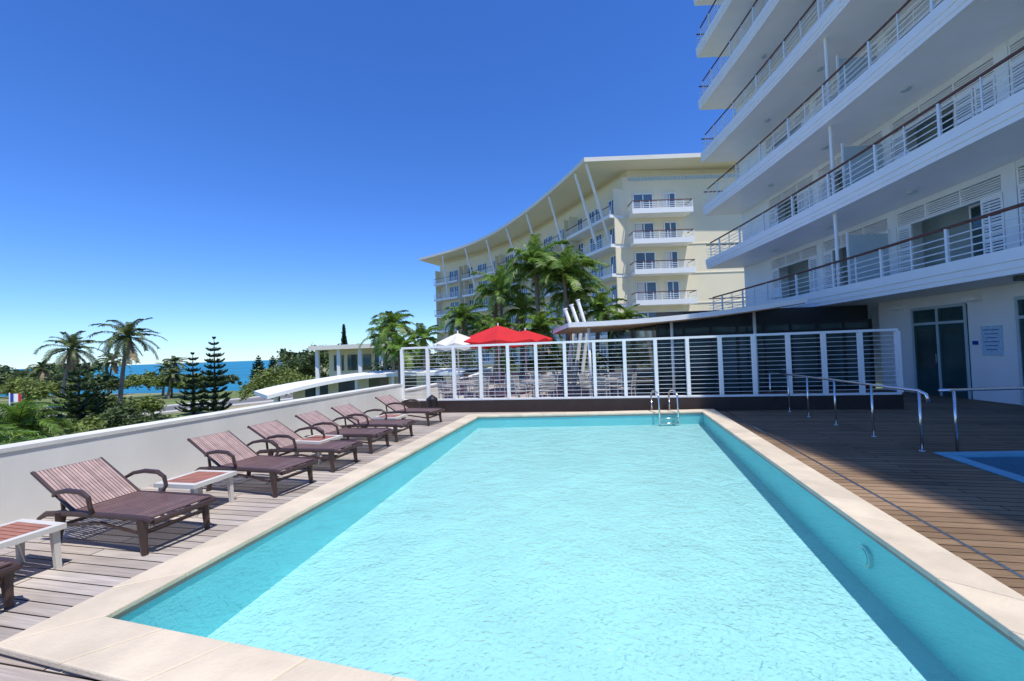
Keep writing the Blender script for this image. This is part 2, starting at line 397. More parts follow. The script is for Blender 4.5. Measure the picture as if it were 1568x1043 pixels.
# ------------------------------------------------------------------ loungers and tables
def lounger_mesh():
    mb = MB()
    for sgn in (-1, 1):
        y = sgn * 0.31
        mb.tube([(0.0, y, 0.32), (0.1, y, 0.345), (0.6, y, 0.34), (1.1, y, 0.33), (1.5, y, 0.30), (1.62, y, 0.24)], [0.024, 0.03, 0.03, 0.032, 0.03, 0.02], 'brown', 8)
        for x in (0.14, 1.28):
            dx = -0.03 if x < 1 else 0.06
            mb.tube([(x, y, 0.34), (x + dx * 0.3, y, 0.17), (x + dx, y, 0.0)], [0.05, 0.034, 0.028], 'brown', 8)
        mb.tube([(0.16, y, 0.2), (0.7, y, 0.26), (1.28, y, 0.2)], 0.016, 'brown', 6)
        ya = sgn * 0.355
        mb.tube([(0.80, y, 0.33), (0.77, ya, 0.42), (0.80, ya, 0.52), (0.90, ya, 0.57), (1.1, ya, 0.575), (1.28, ya, 0.545), (1.36, ya - sgn * 0.03, 0.50)], [0.02, 0.02, 0.022, 0.026, 0.026, 0.022, 0.018], 'brown', 8)
    mb.tube([(0.0, -0.31, 0.32), (-0.02, 0, 0.325), (0.0, 0.31, 0.32)], 0.028, 'brown', 8)
    mb.bar((1.28, -0.3, 0.2), (1.28, 0.3, 0.2), 0.03, 0.03, 'brown')
    mb.bar((0.14, -0.3, 0.2), (0.14, 0.3, 0.2), 0.03, 0.03, 'brown')
    for i in range(21):
        x = 0.06 + i * 0.051
        mb.box((x, 0, 0.352 - 0.0002 * i), (0.038, 0.58, 0.014), 'brown2')
    a = math.radians(30); ca, sa = math.cos(a), math.sin(a); L = 0.74
    h = Vector((1.10, 0, 0.355)); e = h + Vector((ca * L, 0, sa * L))
    for i in range(19):
        y = -0.275 + i * 0.0305
        mb.bar(h + Vector((0.02, y, 0)), e + Vector((-.02, y, -.01)), 0.021, 0.012, 'back')
    for sgn in (-1, 1):
        mb.tube([h + Vector((0, sgn * 0.3, -0.01)), h + Vector((ca * .4, sgn * .3, sa * .4 - 0.01)), e + Vector((0, sgn * 0.3, -0.01))], 0.018, 'brown', 8)
    for t in (0.03, 0.5, 1.0):
        p = h.lerp(e, t); mb.tube([p + Vector((0, -0.3, -0.025)), p + Vector((0, 0.3, -0.025))], 0.018, 'brown', 8)
    p = h.lerp(e, 0.6); mb.bar(p + Vector((0, -.2, -.03)), (1.45, -.2, .30), 0.03, 0.02, 'brown'); mb.bar(p + Vector((0, .2, -.03)), (1.45, .2, .30), 0.03, 0.02, 'brown')
    return mb.mesh('sun_lounger')
lm = lounger_mesh()
for (x, y), a in zip([(-3.62, 2.72), (-3.16, 4.02), (-2.80, 5.45), (-2.55, 6.5), (-2.36, 7.6), (-2.15, 8.5), (-1.85, 10.2)], [1, 0, -3, 2, 3, -1, -5]):
    place(lm, 'sun_lounger', loc=(x, y, 0), rz=math.radians(165 + a), sc=.93)
def table_mesh():
    mb = MB()
    for sx in (-1, 1):
        for sy in (-1, 1):
            mb.tube([(sx * .22, sy * .22, .33), (sx * .235, sy * .235, 0)], [.034, .026], 'tableleg', 4)
    for sgn in (-1, 1):
        mb.box((0, sgn * .24, .345), (.56, .06, .045), 'tableleg'); mb.box((sgn * .25, 0, .345), (.06, .42, .045), 'tableleg')
    for i in range(8):
        mb.box((0, -.184 + i * .0525, .358), (.436, .044, .018), 'tabletop')
    return mb.mesh('side_table')
tm = table_mesh()
for x, y in [(-4.2, 3.42), (-3.72, 4.9), (-3.3, 7.02), (-2.75, 9.3)]:
    place(tm, 'side_table', loc=(x, y, 0), rz=math.radians(-14 + R.uniform(-3, 3)))
mb = MB(); mb.tube([(-2.3, 11.75, 0), (-2.3, 11.75, .45), (-2.3, 11.75, .5)], [.13, .16, .1], 'black', 14); mb.tube([(-2.3, 11.75, .5), (-2.3, 11.75, .56)], [.1, .02], 'black', 12)
mb.obj('waste_bin')

# ------------------------------------------------------------------ right apartment building
apt = empty('apartment_building')
Fp = smooth_path([(8.2, -14), (9.0, -5), (9.6, 3), (10.1, 8), (10.6, 13), (10.9, 18), (11.0, 23.2)], 0.5)
Wp = offset(Fp, 1.9)
bw, bd, bg, br_, bl, bf = MB(), MB(), MB(), MB(), MB(), MB()
back = [(p[0] + 12, p[1]) for p in Wp]
TOP = 23.4
bw.strip(offset(Fp, 2.95), back, 0.0, TOP, 'whiteb')
NL = 7; N = len(Fp)
iy4 = next(i for i, p in enumerate(Fp) if p[1] > 3.5)
for k in range(NL):
    zb = 2.9 + 3 * k
    bw.strip(Fp, offset(Fp, 2.94), zb, zb + 0.40, 'white')
    bf.strip(offset(Fp, -0.05), offset(Fp, 0.12), zb + 0.27, zb + 0.52, 'white')
    bf.strip(offset(Fp, -0.025), offset(Fp, -0.001), zb + 0.12, zb + 0.267, 'white')
    zt = zb + 0.52
    rp = offset(Fp, 0.03)
    for z, r in ((zt + .12, .015), (zt + .28, .015), (zt + .44, .015), (zt + .60, .015)):
        br_.tube([(x, y, z) for x, y in rp[::2]], r, 'rail', 5)
    br_.tube([(x, y, zt + 0.82) for x, y in rp[::2]], 0.038, 'handrail', 6)
    for i in range(0, N, 2):
        p = rp[i]; thick = 0.06 if i % 4 == 0 else 0.03
        br_.box((p[0], p[1], zt + 0.4), (thick, thick, 0.8), 'rail')
    e0, e1 = rp[-1], offset(Fp, 2.2)[-1]
    for z in (.12, .28, .44, .60): br_.bar((*e0, zt + z), (*e1, zt + z), .022, .022, 'rail')
    br_.bar((*e0, zt + .82), (*e1, zt + .82), .06, .05, 'handrail')
    z0, z1 = zb + 0.402, min(zb + 3.0, TOP)
    bw.strip(offset(Fp, 2.05)[:iy4], offset(Fp, 2.945)[:iy4], z0, z1 - .002, 'whiteb')
    i = iy4 - 1; bay = 7
    W = offset(Fp, 2.05)
    while i < N - 1:
        j = min(i + bay, N - 1)
        a, b = Vector(W[i]), Vector(W[j]); L = (b - a).length; u = (b - a) / L; nrm = Vector((u.y, -u.x)); ang = math.atan2(u.y, u.x)
        def bx(s0, s1, za, zc, d0, d1, mbb, kk):
            c = a + u * ((s0 + s1) / 2) + nrm * ((d0 + d1) / 2)
            mbb.box((c.x, c.y, (za + zc) / 2), (s1 - s0, d1 - d0, zc - za), kk, ang)
        if L < 3.0:
            bx(0, L, z0, z1 - .003, 0, .89, bw, 'whiteb')
        elif z1 - z0 < 2.2:
            bx(0, L, z0, z1 - .003, 0, .89, bw, 'whiteb')
        else:
            bx(0, .30, z0, z1 - .003, 0, .89, bw, 'whiteb')
            top = z1 - 0.18
            bx(.30, L, top, z1 - .003, 0.01, .89, bw, 'whiteb')
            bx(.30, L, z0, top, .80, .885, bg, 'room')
            s_a = .9 if (k + i // bay) % 2 else 1.7
            bx(s_a, s_a + 1.0, z0, z0 + 2.02, .74, .799, bg, 'glass')
            for s_ in (s_a - .05, s_a + .48, s_a + 1.0): bx(s_, s_ + .05, z0, z0 + 2.05, .72, .80, bg, 'white')
            bx(s_a - .05, s_a + 1.05, z0 + 2.051, z0 + 2.11, .72, .80, bg, 'white')
            bx(.30, L, top - .46, top - .41, .02, .12, bl, 'white')
            for q in range(6): bx(.33, L - .02, top - .39 + q * .064, top - .355 + q * .064, .04, .10, bl, 'white')
            for q in range(4):
                s_ = .30 + q * (L - .30) / 3; s_ = min(s_, L - .05); bx(s_, s_ + .045, top - .41, top, .015, .13, bl, 'white')
            pan = [(.32, .86)] if (k + i) % 2 else [(.32, .84), (.88, 1.40)]
            pan.append((L - .54, L - .03))
            for s0, s1 in pan:
                za, zc = z0 + .02, top - .47
                bx(s0, s0 + .05, za, zc, .0, .05, bl, 'white'); bx(s1 - .05, s1, za, zc, .0, .05, bl, 'white')
                for zz in (za, (za + zc) / 2, zc - .06): bx(s0 + .05, s1 - .05, zz, zz + .06, .0, .05, bl, 'white')
                nn_ = 24
                for q in range(nn_):
                    zz = za + .07 + q * (zc - za - .1) / nn_
                    bx(s0 + .05, s1 - .05, zz, zz + .048, .01, .045, bl, 'rail')
            if (i // bay) % 2 == 0:
                c = a + u * .2 - nrm * .75
                bd.box((c.x, c.y, z0 + 1.0), (.04, 1.3, 1.75), 'frost', ang)
                for dd in (-.1, -1.4):
                    c2 = a + u * .2 + nrm * dd; bd.box((c2.x, c2.y, z0 + 1.0), (.06, .05, 2.0), 'white', ang)
                c2 = a + u * .2 - nrm * 1.75
                bd.tube([(c2.x, c2.y, z0), (c2.x, c2.y, z1)], .05, 'white', 10)
            c3 = a + u * (L * .5) - nrm * .9
            bd.tube([(c3.x, c3.y, z1 + .0), (c3.x, c3.y, z1 - .06)], .11, 'frost', 12)
            if R.random() < .55:
                c4 = a + u * R.uniform(1.2, 2.6) - nrm * .8
                for ddx in (-.2, .2):
                    for ddy in (-.2, .2): bd.box((c4.x + ddx, c4.y + ddy, z0 + .22), (.03, .03, .44), 'rail')
                bd.box((c4.x, c4.y, z0 + .45), (.46, .46, .04), 'rail'); bd.box((c4.x + .21, c4.y, z0 + .7), (.04, .46, .46), 'rail')
        i = j
bw.strip(offset(Fp, 2.0), [(p[0] + 12.3, p[1]) for p in Wp], TOP + .01, TOP + .2, 'white')
# ground floor wall with doors
gw = offset(Fp, 1.75)
ie = next(i for i, p in enumerate(Fp) if p[1] > 14.3)
bw.strip(gw[:ie], offset(Fp, 2.0)[:ie], 0, 2.897, 'white')
def onwall(Y):
    for i in range(len(gw) - 1):
        if gw[i][1] <= Y <= gw[i + 1][1]:
            u = (Vector(gw[i + 1]) - Vector(gw[i])).normalized(); t = (Y - gw[i][1]) / (gw[i + 1][1] - gw[i][1]); return Vector(gw[i]).lerp(Vector(gw[i + 1]), t), u
for Yc in (12.0, 9.1, 4.5):
    c, u = onwall(Yc); nr = Vector((-u.y, u.x)); ang = math.atan2(u.y, u.x)
    def b2(s0, s1, za, zc, d, th, kk, mbb=bd):
        q = c + u * ((s0 + s1) / 2) + nr * d; mbb.box((q.x, q.y, (za + zc) / 2), (s1 - s0, th, zc - za), kk, ang)
    b2(-.85, .85, 0.0, 2.55, .01, .05, 'doorg')
    for s in (-.85, -.03, .79): b2(s, s + .06, 0, 2.55, .045, .03, 'frost')
    b2(-.85, .85, 2.05, 2.12, .05, .035, 'frost'); b2(-.85, .85, 2.5, 2.58, .05, .035, 'frost')
    for s in (-.7, .12): b2(s, s + .58, .25, 1.95, .04, .012, 'glass'); b2(s, s + .58, 2.15, 2.47, .04, .012, 'glass')
    b2(.05, .08, .95, 1.2, .07, .04, 'chrome')
for Yc in (10.55,):
    c, u = onwall(Yc); nr = Vector((-u.y, u.x)); ang = math.atan2(u.y, u.x)
    q = c + nr * .02; bd.box((q.x, q.y, 1.55), (.5, .03, .75), 'signm', ang)
    for r_ in range(6): q2 = c + nr * .038; bd.box((q2.x, q2.y, 1.82 - r_ * .1), (.38 - .06 * (r_ % 3), .004, .018), 'blue', ang)
    q = c + u * .42 + nr * .03; bd.box((q.x, q.y, 1.5), (.10, .05, .10), 'blue', ang)
for Yc in (13.3, 10.9, 7.9):
    c, u = onwall(Yc); q = c + Vector((-.12, 0)); bd.box((q.x, q.y, 2.65), (.22, .3, .1), 'white')
bd.tube([(10.6, 8.6, 2.89), (10.6, 8.6, 2.80)], .14, 'dark', 12)
for mbb, nm in ((bw, 'walls_and_slabs'), (bf, 'fascia'), (br_, 'balcony_railings'), (bl, 'louvre_shutters'), (bg, 'windows'), (bd, 'doors_and_dividers')):
    mbb.obj(nm, apt)

# glazed restaurant front under canopy
gr = empty('terrace_restaurant')
mb = MB()
mb.box((8.65, 14.36, 1.19), (7.3, .03, 2.37), 'glass')
for i in range(9): mb.box((5.0 + i * 7.3 / 8, 14.32, 1.19), (.06, .07, 2.37), 'dark')
for z in (.06, 2.05, 2.34): mb.box((8.65, 14.315, z), (7.3, .05, .1), 'dark')
mb.box((5.02, 18.0, 1.2), (.05, 7.0, 2.36), 'glass')
mb.box((8.6, 21.8, 1.4), (7.2, .1, 2.8), 'dark')
mb.box((8.65, 14.45, 2.62), (7.3, .1, .5), 'dark')
mb.obj('glazing', gr)
mb = MB()
nx = 22; X0, X1 = 1.9, 11.7
def zc_(x): return 2.40 + 0.50 * max(0, (x - 2.4) / 7.0) ** 2
def yf(x): return 13.9 - 1.2 * ((x - X0) / (X1 - X0))
def seg(k_, x0, x1, dz0, dz1, yo, ybk):
    P = [(x0, yf(x0) + yo, zc_(x0)), (x1, yf(x1) + yo, zc_(x1)), (x1, ybk, zc_(x1)), (x0, ybk, zc_(x0))]
    lo = [(p[0], p[1], p[2] + dz0) for p in P]; hi = [(p[0], p[1], p[2] + dz1) for p in P]
    mb.face(lo[::-1], k_); mb.face(hi, k_); mb.face([lo[0], lo[1], hi[1], hi[0]], k_)
    return lo, hi
for i in range(nx):
    x0, x1 = X0 + i * (9.25 - X0) / nx, X0 + (i + 1) * (9.25 - X0) / nx
    seg('soffit', x0, x1, 0, .03, .12, 19)
    lo, hi = seg('white', x0, x1, .032, .19, 0, 19.1)
    if i == 0: mb.face([lo[3], lo[0], hi[0], hi[3]], 'white')
mb.obj('canopy_roof', gr)
mb = MB()
for x in (2.6, 5.4, 8.2):
    mb.tube([(x, 14.1, 0), (x, 14.1, zc_(x))], .05, 'white', 10); mb.tube([(x, 18.4, 0), (x, 18.4, zc_(x))], .05, 'white', 10)
mb.obj('canopy_columns', gr, smooth=True)
mb = MB()
for i, (x, h, l) in enumerate([(2.35, 3.05, .25), (2.75, 3.25, .30), (3.1, 3.5, .30)]):
    mb.tube([(x + .1, 19.4 + i * .25, 0), (x + .5, 19.4 + i * .25, 2.5), (x + .5 - l * 1.3, 19.4 + i * .25, h + .5)], [.09, .09, .08], 'white', 12)
    mb.tube([(x + .5 - l * 1.3, 19.4 + i * .25, h + .5), (x + .5 - l * 1.35, 19.4 + i * .25, h + .56)], [.11, .11], 'rail', 12)
mb.obj('vent_pipes', smooth=False)

# terrace behind the fence
mb = MB()
mb.prism([(-3.55, 12.5), (5.0, 10.95), (5.0, 14.3), (12.3, 14.3), (12.9, 24), (14, 32), (-1.5, 32), (-1.9, 20)], -5.5, -0.004, 'parapet', 'paving')
mb.obj('terrace_floor')
mb = MB()
hp_ = smooth_path([(-3.55, 12.6), (-2.7, 16), (-1.9, 20), (-1.6, 26), (-1.5, 31)], 1.0)
mb.strip(hp_, offset(hp_, -.25), -5.5, .55, 'parapet'); mb.strip(offset(hp_, .02), offset(hp_, -.27), .553, .6, 'parapet_cap')
mb.obj('terrace_wall')

def chair_mesh():
    mb = MB()
    for sx in (-.21, .21):
        mb.tube([(sx, -.2, 0), (sx, -.2, .45), (sx, -.2, .64), (sx, .18, .66)], .014, 'alu', 6)
        mb.tube([(sx, .22, 0), (sx, .2, .45), (sx, .27, .88)], .014, 'alu', 6)
    mb.box((0, 0, .45), (.44, .44, .03), 'weave')
    for i in range(5): mb.bar((-.2, .215 + i * .014, .56 + i * .075), (.2, .215 + i * .014, .56 + i * .075), .02, .055, 'weave')
    return mb.mesh('cafe_chair')
def ctable_mesh():
    mb = MB()
    mb.tube([(0, 0, .71), (0, 0, .74)], .38, 'weave', 20); mb.tube([(0, 0, 0), (0, 0, .71)], .03, 'alu', 8)
    mb.tube([(0, 0, 0), (0, 0, .03)], .22, 'alu', 14)
    return mb.mesh('cafe_table')
cm, ctm = chair_mesh(), ctable_mesh()
for (x, y) in [(-1.6, 13.8), (.6, 13.4), (2.9, 13.1), (-1.0, 15.9), (1.4, 15.6), (3.8, 15.8), (0, 18), (2.6, 18.2)]:
    place(ctm, 'cafe_table', loc=(x, y, 0))
    a0 = R.uniform(0, 1.5)
    for q in range(4 if y < 16 else 3):
        a_ = a0 + q * math.pi / 2 + R.uniform(-.2, .2)
        place(cm, 'cafe_chair', loc=(x + .62 * math.cos(a_), y + .62 * math.sin(a_), 0), rz=a_ - math.pi / 2)

def parasol(x, y, z, w, key, h=.62):
    mb = MB(); n = 8; rings = 6
    for i in range(n):
        a0, a1 = 2 * math.pi * i / n, 2 * math.pi * (i + 1) / n
        prev = None
        for r in range(rings + 1):
            t = r / rings; rr = w * t; zz = z - h * t ** 1.08
            p0 = Vector((x + rr * math.cos(a0), y + rr * math.sin(a0), zz)); p1 = Vector((x + rr * math.cos(a1), y + rr * math.sin(a1), zz))
            m_ = (p0 + p1) / 2 - Vector((0, 0, .09 * t))
            if prev: mb.face([prev[0], p0, m_, prev[2]], key); mb.face([prev[2], m_, p1, prev[1]], key)
            prev = (p0, p1, m_)
        dz = Vector((0, 0, -.2)); mb.face([prev[0], prev[0] + dz, prev[2] + dz, prev[2]], key); mb.face([prev[2], prev[2] + dz, prev[1] + dz, prev[1]], key)
        mb.bar((x, y, z - .12), tuple(prev[0] + Vector((0, 0, -.02))), .02, .02, 'alu')
    mb.tube([(x, y, 0), (x, y, z + .1)], .03, 'white', 8); mb.tube([(x, y, 0), (x, y, .08)], .28, 'parapet', 14)
    mb.obj('parasol')
parasol(-.55, 16.8, 2.76, 1.75, 'redcloth')
parasol(-2.1, 16.2, 2.48, .95, 'whitecloth', .4)
parasol(.6, 18.6, 2.62, 1.2, 'redcloth', .4)

# ------------------------------------------------------------------ far curved building
fb = empty('curved_roof_building')
Wl = smooth_path([(11.5, 41), (8.9, 47.5), (5.4, 56), (.6, 65.2), (-5.5, 72.6), (-13.2, 79)], 1.25)
El = smooth_path([(7.4, 39), (5.3, 45.4), (2.0, 53.7), (-2.7, 63), (-8.7, 70.8), (-16.9, 78)], 1.25)
w_, g_, r_, s_ = MB(), MB(), MB(), MB()
w_.prism(Wl + [(-6, 92), (10, 86), (26, 70), (26, 41)], -5, 18.6, 'cream')
r_.prism(smooth_path([(7.4, 39), (5.3, 45.4), (2.0, 53.7), (-2.7, 63), (-8.7, 70.8), (-16.9, 78)], 1.0) + [(-9, 94), (11, 88), (28, 72), (28, 38.8)], 19.35, 19.75, 'roof')
w_.prism(offset(Wl, .6) + [(-6.5, 91), (10, 85), (25, 70), (25, 42)], 18.6, 19.34, 'cream')
for i in range(36):
    w_.box((12.2 + i * .36, 40.97, 18.3), (.30, .05, .35), 'frost')
levels = [-.25, 2.7, 5.65, 8.6, 11.5, 14.4]
Bl = offset(Wl, -1.7)
for li, z in enumerate(levels):
    segs = [(0, 7), (8, 15), (16, 23), (24, 31), (32, len(Wl) - 1)]
    for a, b in segs:
        if b - a < 2: continue
        b = min(b, len(Wl) - 1)
        w_.strip(Bl[a:b + 1], offset(Wl, .05)[a:b + 1], z, z + .32, 'white')
        rp = offset(Wl, -1.62)[a:b + 1]
        for zz in (.5, .7, .9): s_.tube([(x, y, z + zz) for x, y in rp], .025, 'rail', 4)
        s_.tube([(x, y, z + 1.15) for x, y in rp], .045, 'handrail' if li % 2 else 'rail', 4)
        for x, y in rp: s_.box((x, y, z + .75), (.06, .06, .86), 'rail')
        for e in (a, b):
            p, q = Vector(Bl[e]), Vector(Wl[e]); w_.bar((*p.lerp(q, .3), z + 1.6), (*q, z + 1.6), .12, 2.55, 'cream')
    for i in range(0, len(Wl) - 2):
        p, q = Vector(Wl[i]), Vector(Wl[i + 1]); c = (p + q) / 2; u = (q - p).normalized(); ang = math.atan2(u.y, u.x); nr = Vector((-u.y, u.x))
        if i % 3 == 2: continue
        c = c + nr * .02
        g_.box((c.x, c.y, z + 1.42), (1.0, .06, 2.1), 'glassb', ang)
        c2 = c + nr * .03
        for s0 in (-.52, 0, .52): g_.box((c2.x + u.x * s0, c2.y + u.y * s0, z + 1.42), (.07, .07, 2.14), 'white', ang)
        g_.box((c2.x, c2.y, z + 2.5), (1.1, .07, .08), 'white', ang)
    for (x0, x1) in ((11.9, 17.6),):
        w_.box(((x0 + x1) / 2, 40.2, z + .16), (x1 - x0, 1.58, .32), 'white')
        w_.box(((x0 + x1) / 2, 39.39, z + .22), (x1 - x0 + .1, .05, .5), 'white')
        for zz in (.62, .8, .98): s_.bar((x0, 39.45, z + zz), (x1, 39.45, z + zz), .04, .04, 'rail')
        s_.bar((x0, 39.45, z + 1.2), (x1, 39.45, z + 1.2), .08, .07, 'handrail')
        for i in range(8):
            x = x0 + (x1 - x0) * i / 7; s_.box((x, 39.45, z + .82), (.06, .06, .72), 'rail')
        for x in (x0, x1):
            s_.bar((x, 39.45, z + 1.2), (x, 40.95, z + 1.2), .07, .07, 'handrail'); s_.bar((x, 39.45, z + .8), (x, 40.95, z + .8), .04, .04, 'rail')
    for x, w in ((13.4, 1.9), (16.0, 1.15)):
        g_.box((x, 40.98, z + 1.35), (w, .06, 2.0), 'glassb')
        if (li + int(x)) % 2: g_.box((x - w * .27, 40.945, z + 1.35), (w * .36, .02, 1.9), 'whitecloth')
        for s0 in (-w / 2, 0, w / 2): g_.box((x + s0, 40.93, z + 1.35), (.08, .08, 2.06), 'white')
        g_.box((x, 40.93, z + 2.38), (w + .14, .08, .1), 'white')
    w_.box((18.9, 40.97, z + .2), (14, .05, .06), 'roof')
Ei = offset(El, .25)
for idx in range(2, len(El) - 1, 5):
    p = El[idx]
    j = min(range(len(Bl)), key=lambda q: (Bl[q][0] - p[0]) ** 2 + (Bl[q][1] - p[1]) ** 2)
    q = Bl[j]
    s_.tube([(Ei[idx][0], Ei[idx][1], 19.3), (q[0], q[1], 12.4)], [.12, .16], 'white', 8)
s_.tube([(7.6, 39.3, 19.3), (10.4, 42.5, 12.4)], [.12, .17], 'white', 8)
for mbb, nm in ((w_, 'walls_and_balconies'), (r_, 'roof'), (g_, 'windows'), (s_, 'railings_and_struts')):
    mbb.obj(nm, fb)

# ------------------------------------------------------------------ pavilion left of the terrace
pv = empty('seafront_pavilion')
mb = MB()
mb.prism([(-21.5, 44), (-13.2, 42.5), (-11, 50), (-19.5, 52)], 2.55, 3.0, 'roof')
mb.prism([(-20.2, 46), (-13, 44.6), (-11.6, 49), (-18.6, 50.5)], -5, 2.54, 'cream')
for x, y in ((-20.8, 44.6), (-18.3, 44.1), (-15.9, 43.7), (-13.6, 43.3)): mb.box((x, y, -1.2), (.35, .35, 7.5), 'white')
for i in range(4): mb.box((-19 + i * 1.6, 45.7 - i * .31, 1.1), (1.1, .1, 1.7), 'glass', -.19)
mb.obj('pavilion', pv)
mb = MB()
ar = smooth_path([(-15.6, 26.5), (-13.4, 28.3), (-10, 29.4), (-6.5, 29.2), (-3.4, 28.0)], .6)
ar2 = offset(ar, -3.6)
nA = len(ar)
def hz(i):
    t = i / (nA - 1); return -.55 + 1.0 * math.sin(min(1, t * 1.7) * math.pi / 2)
for i in range(nA - 1):
    P = [(*ar[i], hz(i)), (*ar[i + 1], hz(i + 1)), (*ar2[i + 1], hz(i + 1) + .12), (*ar2[i], hz(i) + .12)]
    lo = [(p[0], p[1], p[2] - .24) for p in P]
    mb.face(P, 'white'); mb.face(lo[::-1], 'white'); mb.face([lo[0], lo[1], P[1], P[0]], 'white'); mb.face([lo[2], lo[3], P[3], P[2]], 'white')
    if i == 0: mb.face([lo[3], lo[0], P[0], P[3]], 'white')
    if i % 4 == 1: mb.tube([(*Vector(ar[i]).lerp(Vector(ar2[i]), .12), -5), (*Vector(ar[i]).lerp(Vector(ar2[i]), .12), hz(i) - .22)], .14, 'white', 8)
for i in range(3, nA - 1):
    q0, q1 = Vector(ar[i]).lerp(Vector(ar2[i]), .45), Vector(ar[i + 1]).lerp(Vector(ar2[i + 1]), .45)
    mb.face([(*q0, -5), (*q1, -5), (*q1, hz(i + 1) - .2), (*q0, hz(i) - .2)], 'glass' if i % 3 else 'roof')
mb.obj('curved_canopy', pv)

# ------------------------------------------------------------------ ground, sea, road
def shore(x, y):
    d1 = 112 - y + 6 * math.sin(x * .03)
    d2 = (x + .60 * y + 8) * .86
    d3 = x + 240
    return min(max(d1, d2), d3)
def gz(x, y):
    s = shore(x, y); t = max(0, min(1, (s + 4) / 16)); t = t * t * (3 - 2 * t)
    return -9.5 + 4.5 * t + .12 * math.sin(x * .21) * math.cos(y * .17) * (t)
xs = np.unique(np.concatenate([np.linspace(-4000, -300, 8), np.linspace(-300, 80, 96), np.linspace(80, 4000, 10)]))
ys = np.unique(np.concatenate([np.linspace(-3000, -60, 8), np.linspace(-60, 330, 100), np.linspace(330, 6000, 10)]))
mb = MB(); nx_, ny_ = len(xs), len(ys)
mb.v = [(float(x), float(y), gz(x, y)) for y in ys for x in xs]
for j in range(ny_ - 1):
    for i in range(nx_ - 1):
        p = j * nx_ + i; mb.f.append((p, p + 1, p + nx_ + 1, p + nx_)); mb.m.append(mb.mi('ground'))
mb.obj('ground', smooth=True)
mb = MB(); mb.face([(-9000, -9000, -8), (9000, -9000, -8), (9000, 12000, -8), (-9000, 12000, -8)], 'sea'); mb.obj('sea')
mb = MB()
rd = smooth_path([(-90, 30), (-62, 48), (-47, 62), (-36, 78), (-30, 100), (-33, 130)], 2.0)
mb.strip(offset(rd, 4), offset(rd, -4), -4.95, -4.80, 'asphalt'); mb.strip(offset(rd, 4.002), offset(rd, 6.2), -4.95, -4.66, 'kerb'); mb.strip(offset(rd, -4.002), offset(rd, -6.2), -4.95, -4.66, 'kerb')
mb.obj('road')
mb = MB()
mb.prism([(-34, 50), (-20, 53), (-18, 78), (-28, 84), (-36, 66)], -4.95, -4.74, 'asphalt'); mb.obj('car_park')

# ------------------------------------------------------------------ vegetation
def palm(x, y, z0, ztop, L, nf, key='leafy', lean=(0, 0), rt=.16, name='palm_tree', dry=3, wind=0.25, droop=1.5, lw=.07, ll=.3, n=18):
    mb = MB(); H = ztop - z0; pts = []; rs = []
    for i in range(13):
        t = i / 12
        pts.append((x + lean[0] * t ** 1.6, y + lean[1] * t ** 1.6, z0 + H * t)); rs.append(rt * (1.35 - .6 * t ** .5 if t > 0 else 1.6) * (1 + .06 * (i % 2)))
    mb.tube(pts, rs, 'trunk', 9)
    top = Vector(pts[-1])
    for i in range(nf + dry):
        isdry = i >= nf
        az = i * 2.39996 + R.uniform(-.25, .25)
        u = (i + .5) / nf
        el = math.radians(84 - 105 * u ** .9 + R.uniform(-8, 8)) if not isdry else math.radians(-60 + R.uniform(-15, 10))
        fl = L * R.uniform(.78, 1.1) * (.8 if isdry else 1) * (.75 + .25 * min(1, u * 2))
        ds = fl / n; p = top.copy(); path = [p.copy()]; dirs = []
        dr_ = droop * R.uniform(.7, 1.25)
        for s in range(n):
            t = s / n
            e_ = el - dr_ * t ** 1.5 * (1 if el > -.6 else .2)
            d = Vector((math.cos(az) * math.cos(e_) + wind * t * .5, math.sin(az) * math.cos(e_), math.sin(e_))).normalized()
            p = p + d * ds; path.append(p.copy()); dirs.append(d)
        mb.tube(path[::3], [.035 * (1 - .7 * q / 6) for q in range(len(path[::3]))], 'dry' if isdry else key, 4, cap=False)
        side0 = Vector((-math.sin(az), math.cos(az), 0))
        for s in range(2, n):
            for h_ in (0, .5):
                t = (s + h_) / n; d = dirs[s]; b = path[s] + d * ds * h_
                upv = side0.cross(d).normalized()
                if upv.z < 0: upv = -upv
                ln = fl * ll * math.sin(min(1, t * 1.25 + .12) * math.pi * .82) ** .6 * R.uniform(.8, 1.12)
                for sg in (-1, 1):
                    dd = (side0 * sg * .85 + d * .55 + upv * R.uniform(-.05, .25)).normalized()
                    tip = b + dd * ln * .6; end = tip + (dd * .6 + Vector((wind * .3, 0, -.75 if not isdry else -.4))).normalized() * ln * .42
                    wv = d * lw
                    mb.face([b - wv * .5, b + wv * .5, tip + wv * .45, end, tip - wv * .3], 'dry' if isdry else key)
    return mb.obj(name)

